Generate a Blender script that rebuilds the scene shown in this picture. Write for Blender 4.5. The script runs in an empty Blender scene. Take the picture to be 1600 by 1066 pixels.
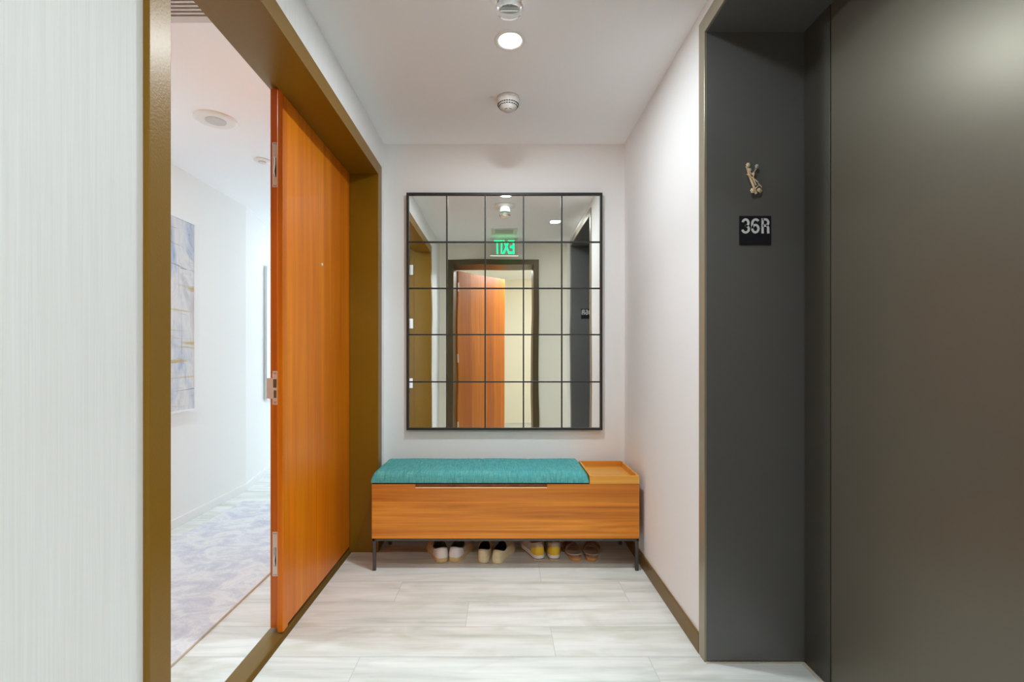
import bpy, bmesh, math, random
from mathutils import Vector, Matrix
random.seed(7)
S = bpy.context.scene
COL = S.collection
PI = math.pi
D, F, VX, VY, CH = 3.2, 733.0, 784.0, 557.0, 1.252   # back-wall distance, focal px, vanishing point, camera height

# ------------------------------------------------------------------ camera, world, lights, exposure
cd = bpy.data.cameras.new('camera'); cam = bpy.data.objects.new('camera', cd); COL.objects.link(cam)
cam.location = (0, 0, CH); cam.rotation_euler = (PI / 2, 0, 0)
cd.sensor_width = 36; cd.lens = F / 1600 * 36; cd.clip_start = 0.02
cd.shift_x = (800 - VX) / 1600; cd.shift_y = (VY - 533) / 1600
S.camera = cam
w = bpy.data.worlds.new('world'); S.world = w; w.use_nodes = True
w.node_tree.nodes['Background'].inputs[0].default_value = (0.75, 0.85, 1.0, 1)
w.node_tree.nodes['Background'].inputs[1].default_value = 1.0
S.view_settings.view_transform = 'Standard'; S.view_settings.look = 'None'
S.view_settings.gamma = 1; S.view_settings.use_curve_mapping = False
S.view_settings.exposure = 0.24
S.cycles.use_denoising = True
S.cycles.max_bounces = 14; S.cycles.diffuse_bounces = 12; S.cycles.glossy_bounces = 6; S.cycles.transmission_bounces = 6
S.cycles.caustics_reflective = False; S.cycles.caustics_refractive = False
S.cycles.sample_clamp_indirect = 6

def area(name, loc, size, power, color=(1, 1, 1), rot=(0, 0, 0), shape='DISK', size_y=None, spread=PI):
    l = bpy.data.lights.new(name, 'AREA'); l.shape = shape; l.size = size
    if size_y: l.size_y = size_y
    l.energy = power; l.color = color; l.spread = spread
    o = bpy.data.objects.new(name, l); o.location = loc; o.rotation_euler = rot; COL.objects.link(o)
    return o
LIT = (0.90, 1.0, 1.04)
COOL = (0.76, 1.0, 1.08)
area('hall_downlight_beam', (0.038, 2.15, 2.696), 0.10, 3.0, LIT, spread=1.5)
area('hall_downlight_spill', (0.038, 2.15, 2.6955), 0.10, 12.5, LIT)
area('square_downlight_beam', (0.575, 1.31, 2.696), 0.10, 3, LIT, spread=1.5)
area('square_downlight_spill', (0.575, 1.31, 2.6955), 0.10, 4.2, LIT)
area('corridor_added_fill', (-1.75, 2.20, 2.64), 0.12, 16.5, COOL)  # added unseen fill for the corridor, hidden behind the door frame
area('corridor_deep_added_fill', (-1.75, 5.2, 2.64), 0.12, 3, LIT)  # extra fill added farther down the corridor, never in view
area('rear_room_added_fill', (0.85, -0.75, 2.68), 0.5, 20, LIT, shape='SQUARE')  # added fill, brightens the hall from the room behind the camera
area('doorway_added_fill', (0.30, -0.98, 2.67), 0.16, 26, LIT, rot=(math.radians(50), 0, 0))  # invented frontal fill through the doorway for bench and back wall
area('window_daylight', (-2.0, 7.78, 1.45), 1.6, 34, (0.78, 0.92, 1.08), rot=(-PI / 2, 0, 0), shape='RECTANGLE', size_y=2.2)

# ------------------------------------------------------------------ materials
def mat(name, col, rough=0.5, metal=0.0, emit=None, es=0, trans=0, ior=1.45, spec=0.5, coat=0):
    m = bpy.data.materials.new(name); m.use_nodes = True
    b = m.node_tree.nodes['Principled BSDF']
    b.inputs['Base Color'].default_value = (*col, 1); b.inputs['Roughness'].default_value = rough
    b.inputs['Metallic'].default_value = metal; b.inputs['IOR'].default_value = ior
    b.inputs['Specular IOR Level'].default_value = spec
    if trans: b.inputs['Transmission Weight'].default_value = trans
    if coat: b.inputs['Coat Weight'].default_value = coat; b.inputs['Coat Roughness'].default_value = 0.15
    if emit: b.inputs['Emission Color'].default_value = (*emit, 1); b.inputs['Emission Strength'].default_value = es
    return m
def s2l(*c):
    return tuple(((v / 255) / 12.92 if v / 255 <= 0.04045 else ((v / 255 + 0.055) / 1.055) ** 2.4) for v in c)
class NT:
    def __init__(s, m): s.m = m; s.t = m.node_tree; s.n = s.t.nodes; s.b = s.n['Principled BSDF']
    def node(s, ty, **k):
        x = s.n.new(ty)
        for a, v in k.items():
            if a in x.inputs: x.inputs[a].default_value = v
            else: setattr(x, a, v)
        return x
    def link(s, a, b): s.t.links.new(a, b)
    def coords(s, scale=(1, 1, 1), rot=(0, 0, 0), which='Object'):
        c = s.node('ShaderNodeTexCoord'); m = s.node('ShaderNodeMapping')
        m.inputs['Scale'].default_value = scale; m.inputs['Rotation'].default_value = rot
        s.link(c.outputs[which], m.inputs['Vector']); return m.outputs['Vector']
    def noise(s, vec, scale=1, detail=4, rough=0.5, dist=0):
        n = s.node('ShaderNodeTexNoise'); n.inputs['Scale'].default_value = scale; n.inputs['Detail'].default_value = detail
        n.inputs['Roughness'].default_value = rough; n.inputs['Distortion'].default_value = dist
        if vec is not None: s.link(vec, n.inputs['Vector'])
        return n.outputs['Fac']
    def ramp(s, fac, stops):
        r = s.node('ShaderNodeValToRGB'); e = r.color_ramp.elements
        while len(e) < len(stops): e.new(0.5)
        for el, (p, c) in zip(e, stops): el.position = p; el.color = (*c, 1) if len(c) == 3 else c
        s.link(fac, r.inputs['Fac']); return r.outputs['Color']
    def mix(s, fac, a, b, mode='MIX'):
        m = s.node('ShaderNodeMix'); m.data_type = 'RGBA'; m.blend_type = mode
        for i, v in ((0, fac), (6, a), (7, b)):
            if hasattr(v, 'is_linked'): s.link(v, m.inputs[i])
            elif i == 0: m.inputs[0].default_value = v
            else: m.inputs[i].default_value = (*v, 1)
        return m.outputs[2]
    def bump(s, h, dist=0.001, strength=1.0):
        b = s.node('ShaderNodeBump'); b.inputs['Distance'].default_value = dist; b.inputs['Strength'].default_value = strength
        s.link(h, b.inputs['Height']); s.link(b.outputs['Normal'], s.b.inputs['Normal'])

M = {}
def paint(name, col, rough=0.85, bump=0.0004):
    m = mat(name, col, rough, spec=0.25); t = NT(m); v = t.coords()
    t.bump(t.noise(v, 160, 3), bump); return m
M['wall'] = paint('painted wall', s2l(241, 241, 242))
M['ceiling'] = paint('ceiling paint', s2l(247, 249, 251))
M['white_in'] = paint('inner white wall', s2l(242, 242, 240))
M['beige'] = paint('rear beige wall', s2l(238, 233, 218))
M['white_trim'] = mat('white trim', s2l(240, 240, 240), 0.45)
# vertical-grain wallpaper
m = mat('wallpaper', s2l(222, 222, 220), 0.7, spec=0.3); t = NT(m)
v = t.coords((1, 260, 3.0)); n = t.noise(v, 1, 4, 0.6)
v2 = t.coords((1, 60, 1.0)); n2 = t.noise(v2, 1, 2)
c = t.mix(n, s2l(226, 226, 225), s2l(247, 249, 251)); t.link(c, t.b.inputs['Base Color'])
t.bump(n, 0.0006, 0.6); M['wallpaper'] = m
# metals
def brushed(name, col, rough, metal, vary=0.1, sc=(1, 1, 1), bump=0.0001, noise=300):
    m = mat(name, col, rough, metal); t = NT(m); v = t.coords(sc)
    n = t.noise(v, 3, 3); f = t.noise(v, noise, 2)
    c = t.mix(n, tuple(x * (1 - vary) for x in col), tuple(min(1, x * (1 + vary)) for x in col)); t.link(c, t.b.inputs['Base Color'])
    t.bump(f, bump); return m
M['bronze'] = brushed('bronze painted door frame', (0.23, 0.115, 0.002), 0.42, 0.12, 0.08, bump=0.0006, noise=180)
M['bronze_base'] = brushed('bronze baseboard', (0.20, 0.115, 0.022), 0.38, 0.4, 0.15)
M['dark_metal'] = brushed('dark grey metal panel', (0.160, 0.162, 0.160), 0.40, 0.3, 0.06)
M['lift_metal'] = brushed('warm dark grey metal door', (0.16, 0.145, 0.112), 0.36, 0.55, 0.06)
M['trim_metal'] = brushed('taupe metal trim', (0.36, 0.32, 0.24), 0.35, 0.4, 0.06)
M['steel'] = brushed('brushed steel', (0.78, 0.75, 0.70), 0.35, 0.45, 0.06)
M['tube'] = brushed('dark bronze steel tube', (0.10, 0.093, 0.085), 0.4, 0.6, 0.1)
M['black'] = mat('black frame', (0.03, 0.029, 0.027), 0.45, 0.2)
M['deepblack'] = mat('black plate', (0.012, 0.013, 0.018), 0.35)
M['gap'] = mat('dark gap', (0.006, 0.006, 0.006), 0.8)
M['white_plastic'] = mat('white plastic', s2l(235, 234, 230), 0.4)
M['off_plastic'] = mat('off white plastic', s2l(214, 210, 206), 0.45)
M['slot'] = mat('dark slot', (0.05, 0.05, 0.05), 0.8)
M['signwhite'] = mat('sign letters', s2l(225, 228, 232), 0.4)
M['lamp'] = mat('lamp lens', (1, 1, 1), 0.3, emit=(1, 0.97, 0.92), es=14)
M['clear'] = mat('clear lens', (1, 1, 1), 0.05, trans=1.0, ior=1.45)
M['acrylic'] = mat('acrylic panel', (0.93, 1.0, 0.95), 0.02, trans=1.0, ior=1.2)
M['exit'] = mat('lit green letters', (0.0, 0.5, 0.12), 0.4, emit=(0.0, 1.0, 0.22), es=2.6)
M['grout'] = mat('grout', s2l(196, 196, 190), 0.8)
M['caulk'] = mat('beige caulk', s2l(205, 195, 175), 0.7)
M['gold'] = mat('gold', (1.0, 0.83, 0.58), 0.3, 0.5)
M['silver'] = mat('silver', (0.6, 0.62, 0.62), 0.3, 1.0)
for k_ in ('bronze',):
    b_ = M[k_].node_tree.nodes['Principled BSDF']; b_.inputs['Coat Weight'].default_value = 0.30; b_.inputs['Specular IOR Level'].default_value = 0.3; b_.inputs['Coat Roughness'].default_value = 0.30
# mirror
m = mat('mirror glass', (0.93, 0.94, 0.91), 0.0, 1.0); t = NT(m); v = t.coords((1.6, 1, 1.1))
t.bump(t.noise(v, 1.6, 1), 0.0009, 1.0); M['mirror'] = m

def wood(name, dark, mid, light, along, board=None, rough=0.38, coat=0.15, streak=18, seed=0, contrast=1.0):
    """grain running along axis 'x','y' or 'z'; board=(axis,width) tints whole boards differently"""
    m = mat(name, mid, rough, coat=coat); t = NT(m)
    sc = {'x': (0.55, streak, streak), 'y': (streak, 0.55, streak), 'z': (streak, streak, 0.55)}[along]
    src = t.node('ShaderNodeTexCoord'); vec = src.outputs['Object']
    off = t.node('ShaderNodeVectorMath', operation='ADD'); off.inputs[1].default_value = (seed, seed * 1.7, seed * 2.3); t.link(vec, off.inputs[0]); vec = off.outputs[0]
    tone = None
    if board:
        sep = t.node('ShaderNodeSeparateXYZ'); t.link(src.outputs['Object'], sep.inputs[0])
        mu = t.node('ShaderNodeMath', operation='DIVIDE'); mu.inputs[1].default_value = board[1]; t.link(sep.outputs[board[0].upper()], mu.inputs[0])
        ad = t.node('ShaderNodeMath', operation='ADD'); ad.inputs[1].default_value = board[2]; t.link(mu.outputs[0], ad.inputs[0])
        fl = t.node('ShaderNodeMath', operation='FLOOR'); t.link(ad.outputs[0], fl.inputs[0])
        wn = t.node('ShaderNodeTexWhiteNoise', noise_dimensions='1D'); t.link(fl.outputs[0], wn.inputs['W'])
        sh = t.node('ShaderNodeVectorMath', operation='MULTIPLY_ADD'); t.link(wn.outputs['Color'], sh.inputs[0]); sh.inputs[1].default_value = (7, 7, 7); t.link(vec, sh.inputs[2]); vec = sh.outputs[0]
        tone = wn.outputs['Value']
    mp = t.node('ShaderNodeMapping'); mp.inputs['Scale'].default_value = sc; t.link(vec, mp.inputs['Vector'])
    n1 = t.noise(mp.outputs[0], 1.0, 6, 0.6, 0.7)
    mp2 = t.node('ShaderNodeMapping'); mp2.inputs['Scale'].default_value = tuple(a * 5 if a > 1 else a * 2.2 for a in sc); t.link(vec, mp2.inputs['Vector'])
    n2 = t.noise(mp2.outputs[0], 1.0, 4, 0.6)
    k = 0.5 / contrast
    c = t.ramp(n1, [(0.5 - 0.22 * k * 2, dark), (0.5, mid), (0.5 + 0.2 * k * 2, light)])
    c2 = t.ramp(n2, [(0.3, (0.72, 0.68, 0.64)), (0.62, (1, 1, 1))])
    c = t.mix(0.55, c, c2, 'MULTIPLY')
    if tone:
        tr = t.ramp(tone, [(0.0, (0.82, 0.74, 0.68)), (1.0, (1.10, 1.14, 1.12))]); c = t.mix(1.0, c, tr, 'MULTIPLY')
    t.link(c, t.b.inputs['Base Color']); t.bump(n2, 0.00025); return m
M['bench_wood'] = wood('oiled walnut bench boards', (0.46, 0.125, 0.008), (0.74, 0.26, 0.022), (0.88, 0.38, 0.045), 'x', ('z', 0.108, 0.247), 0.42, seed=3)
M['bench_end'] = wood('bench side wood', (0.24, 0.085, 0.02), (0.38, 0.14, 0.032), (0.48, 0.2, 0.05), 'y', None, 0.45, seed=5)
M['tray_wood'] = wood('tray wood', (0.62, 0.24, 0.03), (0.80, 0.36, 0.05), (0.88, 0.45, 0.08), 'x', None, 0.42, streak=14, seed=8)
M['door_wood'] = wood('orange cherry door veneer', (0.66, 0.150, 0.002), (0.80, 0.218, 0.002), (0.86, 0.285, 0.004), 'z', ('y', 0.11, 0.0), 0.38, 0.08, streak=14, seed=1)
M['door_edge'] = wood('red cherry door edge', (0.50, 0.105, 0.006), (0.60, 0.145, 0.008), (0.66, 0.18, 0.010), 'z', None, 0.4, seed=2)
M['rear_wood'] = wood('rear door veneer', (0.42, 0.10, 0.004), (0.50, 0.135, 0.005), (0.55, 0.165, 0.007), 'z', ('x', 0.16, 0.3), 0.4, 0.2, streak=10, seed=4)
# floor planks (attribute 'tone' per plank)
m = mat('pale wood-look planks', s2l(222, 222, 216), 0.38, spec=0.45); t = NT(m)
at = t.node('ShaderNodeAttribute', attribute_name='tone')
src = t.node('ShaderNodeTexCoord')
sh = t.node('ShaderNodeVectorMath', operation='MULTIPLY_ADD'); t.link(at.outputs['Color'], sh.inputs[0]); sh.inputs[1].default_value = (9, 9, 9); t.link(src.outputs['Object'], sh.inputs[2])
def fl_noise(sc, s, d, r, di):
    mp = t.node('ShaderNodeMapping'); mp.inputs['Scale'].default_value = sc; t.link(sh.outputs[0], mp.inputs['Vector']); return t.noise(mp.outputs[0], s, d, r, di)
n1 = fl_noise((1.1, 12, 1), 1, 5, 0.55, 1.2); n2 = fl_noise((2.5, 50, 1), 1, 3, 0.6, 0.4); n3 = fl_noise((1.6, 4, 1), 1, 3, 0.5, 2.0)
c = t.ramp(n1, [(0.28, s2l(206, 210, 205)), (0.45, s2l(230, 233, 230)), (0.6, s2l(240, 242, 240)), (0.8, s2l(245, 246, 245))])
c = t.mix(0.35, c, t.ramp(n2, [(0.3, (0.80, 0.80, 0.77)), (0.6, (1, 1, 1))]), 'MULTIPLY')
c = t.mix(0.75, c, t.ramp(n3, [(0.28, (0.80, 0.79, 0.72)), (0.5, (1, 1, 1))]), 'MULTIPLY')
c = t.mix(1.0, c, t.ramp(at.outputs['Fac'], [(0, (0.93, 0.935, 0.925)), (1, (1.0, 1.0, 1.0))]), 'MULTIPLY')
t.link(c, t.b.inputs['Base Color']); t.bump(n2, 0.0002); M['floor'] = m
# fabrics
m = mat('teal woven fabric', s2l(70, 150, 150), 0.9, spec=0.2); t = NT(m)
a = t.noise(t.coords((170, 14, 22)), 1, 4, 0.75); b = t.noise(t.coords((26, 150, 180)), 1, 4, 0.75); k3 = t.noise(t.coords(), 9, 3)
c = t.mix(t.ramp(a, [(0.3, (0, 0, 0)), (0.7, (1, 1, 1))]), s2l(46, 126, 132), s2l(140, 212, 204)); c = t.mix(t.ramp(b, [(0.35, (0, 0, 0)), (0.7, (1, 1, 1))]), c, s2l(70, 156, 158))
c = t.mix(t.ramp(k3, [(0.4, (0, 0, 0)), (0.7, (0.5, 0.5, 0.5))]), c, s2l(80, 168, 176)); t.link(c, t.b.inputs['Base Color']); t.bump(a, 0.0012); M['teal'] = m
m = mat('rug pile', s2l(212, 210, 222), 0.95, spec=0.1); t = NT(m)
a = t.noise(t.coords((3.0, 4.5, 1)), 1.7, 8, 0.7, 0.9); b = t.noise(t.coords(), 130, 3, 0.7)
c = t.ramp(a, [(0.34, s2l(214, 217, 231)), (0.46, s2l(229, 231, 240)), (0.56, s2l(246, 248, 250)), (0.68, s2l(236, 234, 236))])
c = t.mix(0.35, c, t.ramp(b, [(0.3, (0.75, 0.75, 0.78)), (0.65, (1, 1, 1))]), 'MULTIPLY'); t.link(c, t.b.inputs['Base Color']); t.bump(b, 0.006); M['rug'] = m
M['rug_edge'] = mat('rug binding', s2l(218, 208, 190), 0.9)
# painting canvas
m = mat('abstract canvas', s2l(205, 206, 212), 0.8); t = NT(m)
a = t.noise(t.coords((2.2, 1, 1.2), (0, 0.6, 0)), 1.3, 6, 0.7, 1.2)
c = t.ramp(a, [(0.3, s2l(150, 168, 200)), (0.42, s2l(200, 206, 218)), (0.55, s2l(226, 225, 224)), (0.68, s2l(200, 198, 204)), (0.8, s2l(216, 206, 170))])
def strokes(vec, sc, lo, hi, col, amt, base):
    n_ = t.noise(vec, sc, 3, 0.6, 0.6); return t.mix(t.ramp(n_, [(lo, (amt, amt, amt)), (hi, (0, 0, 0))]), base, col)
c = strokes(t.coords((1.2, 1, 15), (0, -0.75, 0)), 1.0, 0.34, 0.42, s2l(196, 172, 96), 0.75, c)
c = strokes(t.coords((2, 1, 34), (0, -0.85, 0)), 1.0, 0.30, 0.37, s2l(120, 120, 130), 0.7, c)
c = strokes(t.coords((40, 1, 2), (0, 0.1, 0)), 1.0, 0.31, 0.37, s2l(130, 136, 150), 0.6, c)
c = strokes(t.coords((3, 1, 3), (0, 0, 0)), 1.0, 0.24, 0.32, s2l(214, 130, 112), 0.6, c)
t.link(c, t.b.inputs['Base Color']); M['canvas'] = m
# shoe materials
def cloth(name, col, noise=500, amp=0.12, rough=0.8):
    m = mat(name, col, rough, spec=0.3); t = NT(m); n = t.noise(t.coords(), noise, 2)
    c = t.mix(n, tuple(x * (1 - amp) for x in col), tuple(min(1, x * (1 + amp)) for x in col)); t.link(c, t.b.inputs['Base Color']); t.bump(n, 0.0008); return m
M['s_mesh'] = cloth('grey beige shoe mesh', s2l(205, 186, 168))
M['s_white'] = mat('white shoe leather', s2l(238, 234, 235), 0.5)
M['s_gum'] = mat('cream gum sole', s2l(226, 200, 150), 0.6)
M['s_dark'] = cloth('dark green grey lining', s2l(84, 98, 98))
M['s_black'] = cloth('black lining', s2l(34, 32, 34))
M['s_cream'] = cloth('cream knit', s2l(226, 212, 176), 300, 0.08)
M['s_creamsole'] = mat('cream foam sole', s2l(230, 218, 182), 0.6)
M['s_yellow'] = cloth('yellow suede', s2l(226, 190, 60), 400)
M['s_brown'] = cloth('brown leather', s2l(150, 120, 98), 200, 0.1, 0.55)
M['s_insole'] = cloth('taupe insole', s2l(170, 150, 134))
M['s_tan'] = mat('tan rubber sole', s2l(214, 158, 92), 0.6)
M['s_lace'] = cloth('pale lace', s2l(214, 206, 196))
M['s_taupe'] = cloth('taupe mesh', s2l(196, 184, 170))

# ------------------------------------------------------------------ mesh helpers
def BM(): return bmesh.new()
def box(bm, x0, x1, y0, y1, z0, z1, bev=0, seg=2):
    r = bmesh.ops.create_cube(bm, size=1); vs = r['verts']
    for v in vs: v.co = Vector(((x0 + x1) / 2 + v.co.x * (x1 - x0), (y0 + y1) / 2 + v.co.y * (y1 - y0), (z0 + z1) / 2 + v.co.z * (z1 - z0)))
    if bev:
        es = list({e for v in vs for e in v.link_edges})
        bmesh.ops.bevel(bm, geom=es, offset=bev, segments=seg, affect='EDGES', profile=0.5)
    return vs
def cyl(bm, c, r, h, seg=32, axis='z', r2=None):
    """from c along +axis by h"""
    q = {'z': Matrix(), 'x': Matrix.Rotation(PI / 2, 4, 'Y'), 'y': Matrix.Rotation(-PI / 2, 4, 'X')}[axis]
    mtx = Matrix.Translation(c) @ q @ Matrix.Translation((0, 0, h / 2))
    bmesh.ops.create_cone(bm, cap_ends=True, segments=seg, radius1=r, radius2=r if r2 is None else r2, depth=h, matrix=mtx)
def lathe(bm, prof, c=(0, 0, 0), seg=48):
    rings = []
    for r, z in prof:
        if r < 1e-6: rings.append([bm.verts.new((c[0], c[1], c[2] + z))])
        else: rings.append([bm.verts.new((c[0] + r * math.cos(2 * PI * i / seg), c[1] + r * math.sin(2 * PI * i / seg), c[2] + z)) for i in range(seg)])
    for a, b in zip(rings, rings[1:]):
        for i in range(seg):
            j = (i + 1) % seg
            if len(a) == 1 and len(b) == 1: continue
            if len(a) == 1: bm.faces.new((a[0], b[j], b[i]))
            elif len(b) == 1: bm.faces.new((a[i], a[j], b[0]))
            else: bm.faces.new((a[i], a[j], b[j], b[i]))
def tube(bm, pts, r, seg=8, closed=False):
    pts = [Vector(p) for p in pts]; n = len(pts); rings = []
    for i, p in enumerate(pts):
        if closed: d = pts[(i + 1) % n] - pts[i - 1]
        else: d = pts[min(i + 1, n - 1)] - pts[max(i - 1, 0)]
        d.normalize(); up = Vector((0, 0, 1)) if abs(d.z) < 0.95 else Vector((1, 0, 0))
        a = d.cross(up).normalized(); b = d.cross(a).normalized()
        rr = r(i / max(1, n - 1)) if callable(r) else r
        rings.append([bm.verts.new(p + a * math.cos(2 * PI * k / seg) * rr + b * math.sin(2 * PI * k / seg) * rr) for k in range(seg)])
    rng = range(n) if closed else range(n - 1)
    for i in rng:
        A, B = rings[i], rings[(i + 1) % n]
        for k in range(seg): bm.faces.new((A[k], A[(k + 1) % seg], B[(k + 1) % seg], B[k]))
    if not closed:
        bm.faces.new(rings[0][::-1]); bm.faces.new(rings[-1])
def obj(name, bm, m, parent=None, smooth=False, loc=None):
    bmesh.ops.recalc_face_normals(bm, faces=bm.faces)
    me = bpy.data.meshes.new(name); bm.to_mesh(me); bm.free()
    if m is not None: me.materials.append(m if not isinstance(m, str) else M[m])
    if smooth:
        for p in me.polygons: p.use_smooth = True
        try: me.set_sharp_from_angle(angle=math.radians(38))
        except Exception: pass
    o = bpy.data.objects.new(name, me); COL.objects.link(o)
    if parent: o.parent = parent
    if loc: o.location = loc
    return o
def tag(o, label, cat, group=None, kind=None):
    if label: o['label'] = label
    if cat: o['category'] = cat
    if group: o['group'] = group
    if kind: o['kind'] = kind
    return o
def thing(name, label, cat, loc=(0, 0, 0), rotz=0, group=None):
    o = bpy.data.objects.new(name, None); COL.objects.link(o); o.empty_display_size = 0.05
    o.location = loc; o.rotation_euler = (0, 0, rotz); return tag(o, label, cat, group)
def struct(name, bm, m, label=None, cat=None):
    o = obj(name, bm, m); o['kind'] = 'structure'
    if label: o['label'] = label
    if cat: o['category'] = cat
    return o
def sbox(name, m, *boxes, label=None, cat=None, bev=0):
    bm = BM()
    for b in boxes: box(bm, *b, bev=bev)
    return struct(name, bm, m, label, cat)

XL, XR, CZ = -0.803, 0.8375, 2.70

# ------------------------------------------------------------------ floor of planks
bm = BM(); lay = bm.loops.layers.float_color.new('tone')
y = 2.391 - 0.2185 * 18; row = -18
def row_joint(r):
    # rows counted from the plank edge at Y = 2.391
    return {-3: 0.61, -2: 0.225, -1: -0.168, 0: -0.55, 1: 0.22}.get(r, (r * 0.437) % 1.2)
while y < 8.2:
    x = row_joint(row) - 1.2 * 5
    while x < 2.0:
        g = 0.0011
        X0, X1, Y0, Y1 = max(x + g, -3.4), min(x + 1.2 - g, 2.0), y + g, y + 0.2185 - g
        if X1 > X0:
            vs = [bm.verts.new(p) for p in ((X0, Y0, 0), (X1, Y0, 0), (X1, Y1, 0), (X0, Y1, 0))]
            f = bm.faces.new(vs); tn = (random.random(), random.random(), random.random(), 1)
            for l in f.loops: l[lay] = tn
        x += 1.2
    y += 0.2185; row += 1
o = struct('floor', bm, 'floor')
box_bm = BM(); box(box_bm, -3.5, 2.1, -2.7, 8.2, -0.1, -0.0006); o2 = obj('grout', box_bm, 'grout', o)

# ------------------------------------------------------------------ walls and ceilings
sbox('wall_back', 'wall', (XL - 0.001, XR + 0.15, D, D + 0.12, 0, CZ))
sbox('wall_left', 'wallpaper', (-1.02, XL, 0.32, 1.05, 0, CZ), (-1.02, XL, 3.08, D, 0, CZ), (-1.02, XL, 1.05, 3.08, 2.495, CZ))
sbox('wall_right', 'wall', (XR, 1.30, 1.974, D, 0, CZ), (XR, 1.30, 0.32, 0.65, 0, CZ), (XR, 1.30, 0.65, 1.974, 2.645, CZ))
sbox('wall_front', 'beige', (-1.02, -0.70, -0.05, 0.32, 0, CZ), (0.475, 1.30, -0.05, 0.32, 0, CZ), (-0.70, 0.475, -0.05, 0.32, 2.495, CZ))
sbox('ceiling', 'ceiling', (-1.02, 1.40, -0.05, D + 0.12, CZ, CZ + 0.1))
# rear room the camera's doorway opens to
sbox('wall_rear', 'beige', (-2.2, 2.0, -2.62, -2.5, 0, CZ))
sbox('wall_rear_left', 'beige', (-2.2, -2.08, -2.5, -0.05, 0, CZ), (-2.2, -1.02, -0.17, -0.05, 0, CZ))
sbox('wall_rear_right', 'beige', (1.88, 2.0, -2.5, -0.05, 0, CZ), (1.30, 2.0, -0.17, -0.05, 0, CZ))
sbox('ceiling_rear', 'ceiling', (-2.2, 2.0, -2.62, -0.05, CZ, CZ + 0.1))
# inner corridor
IX = -2.39
sbox('wall_inner_left', 'white_in', (IX - 0.12, IX, -0.05, 4.38, 0, 2.65))
bm = BM(); fl = [(IX, 4.38), (IX - 0.68, 7.85), (IX - 0.82, 7.82), (IX - 0.12, 4.30)]
lo = [bm.verts.new((a, b, 0)) for a, b in fl]; hi = [bm.verts.new((a, b, 2.65)) for a, b in fl]
bm.faces.new(lo); bm.faces.new(hi)
for i in range(4): j = (i + 1) % 4; bm.faces.new((lo[i], lo[j], hi[j], hi[i]))
struct('wall_inner_angled', bm, 'white_in')
sbox('wall_inner_right', 'white_in', (-1.02, -0.90, D + 0.12, 7.85, 0, 2.65))
sbox('wall_inner_near', 'white_in', (IX, -1.02, -0.03, 0.07, 0, 2.65))
sbox('wall_inner_end', 'white_in', (-3.3, -2.85, 7.85, 7.97, 0, 2.65), (-1.15, -0.9, 7.85, 7.97, 0, 2.65), (-2.85, -1.15, 7.85, 7.97, 2.58, 2.65), (-2.85, -1.15, 7.85, 7.97, 0, 0.3))
sbox('ceiling_inner', 'ceiling', (-3.3, -1.02, -0.05, 7.97, 2.65, 2.8), (-1.02, -0.9, D + 0.12, 7.97, 2.65, 2.8))
bm = BM()
for b in ((-2.85, -2.80), (-1.20, -1.15), (-2.02, -1.98)): box(bm, b[0], b[1], 7.86, 7.91, 0.3, 2.58)
box(bm, -2.85, -1.15, 7.86, 7.91, 0.3, 0.35); box(bm, -2.85, -1.15, 7.86, 7.91, 2.53, 2.58)
wf = struct('window_1', bm, 'white_trim')
bm = BM(); box(bm, -2.80, -1.20, 7.88, 7.886, 0.35, 2.53); obj('pane', bm, 'clear', wf)
# baseboards
sbox('baseboard_right', 'bronze_base', (XR - 0.010, XR, 1.974, D, 0, 0.08), (XR - 0.010, XR, 0.33, 0.65, 0, 0.08), bev=0.001)
sbox('baseboard_back', 'bronze_base', (XL, XR - 0.010, D - 0.010, D, 0, 0.08))
sbox('baseboard_left', 'bronze_base', (XL, XL + 0.010, 0.33, 1.05, 0, 0.08), (XL, XL + 0.010, 3.08, D - 0.01, 0, 0.08))
bm = BM()
for (zz, th) in ((0.0, 0.014), (0.066, 0.010)):
    pass
box(bm, IX, IX + 0.014, 0.07, 4.38, 0, 0.066, 0.002)
struct('baseboard_inner', bm, 'white_trim')
bm = BM(); q = [(IX, 4.38), (IX - 0.68, 7.85), (IX - 0.665, 7.85), (IX + 0.014, 4.38)]
lo = [bm.verts.new((a, b, 0)) for a, b in q]; hi = [bm.verts.new((a, b, 0.066)) for a, b in q]
bm.faces.new(lo); bm.faces.new(hi)
for i in range(4): j = (i + 1) % 4; bm.faces.new((lo[i], lo[j], hi[j], hi[i]))
struct('baseboard_inner_angled', bm, 'white_trim')

# ------------------------------------------------------------------ entry door frame, sill and the two leaves
bm = BM()
FX = -0.788
box(bm, -0.972, FX, 1.05, 1.118, 0, 2.495, 0.0012); box(bm, -1.045, -0.972, 1.05, 1.100, 0, 2.495)
box(bm, -0.972, FX, 2.995, 3.08, 0, 2.495, 0.0012); box(bm, -1.045, -0.972, 3.012, 3.08, 0, 2.495)
box(bm, -0.972, FX, 1.117, 2.996, 2.417, 2.495, 0.0012); box(bm, -1.045, -0.972, 1.10, 3.012, 2.457, 2.495)
tr = struct('trim_1', bm, 'bronze', 'bronze metal frame around the open entry doorway', 'door frame')
bm = BM()
pr = [(-0.960, 0), (-0.970, 0.016), (-0.974, 0.018), (-1.048, 0.018), (-1.056, 0.012), (-1.060, 0)]
a = [bm.verts.new((x, 1.118, z)) for x, z in pr]; b = [bm.verts.new((x, 2.995, z)) for x, z in pr]
bm.faces.new(a); bm.faces.new(b[::-1])
for i in range(6): j = (i + 1) % 6; bm.faces.new((a[i], a[j], b[j], b[i]))
obj('sill', bm, 'bronze_base', tr)

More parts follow.
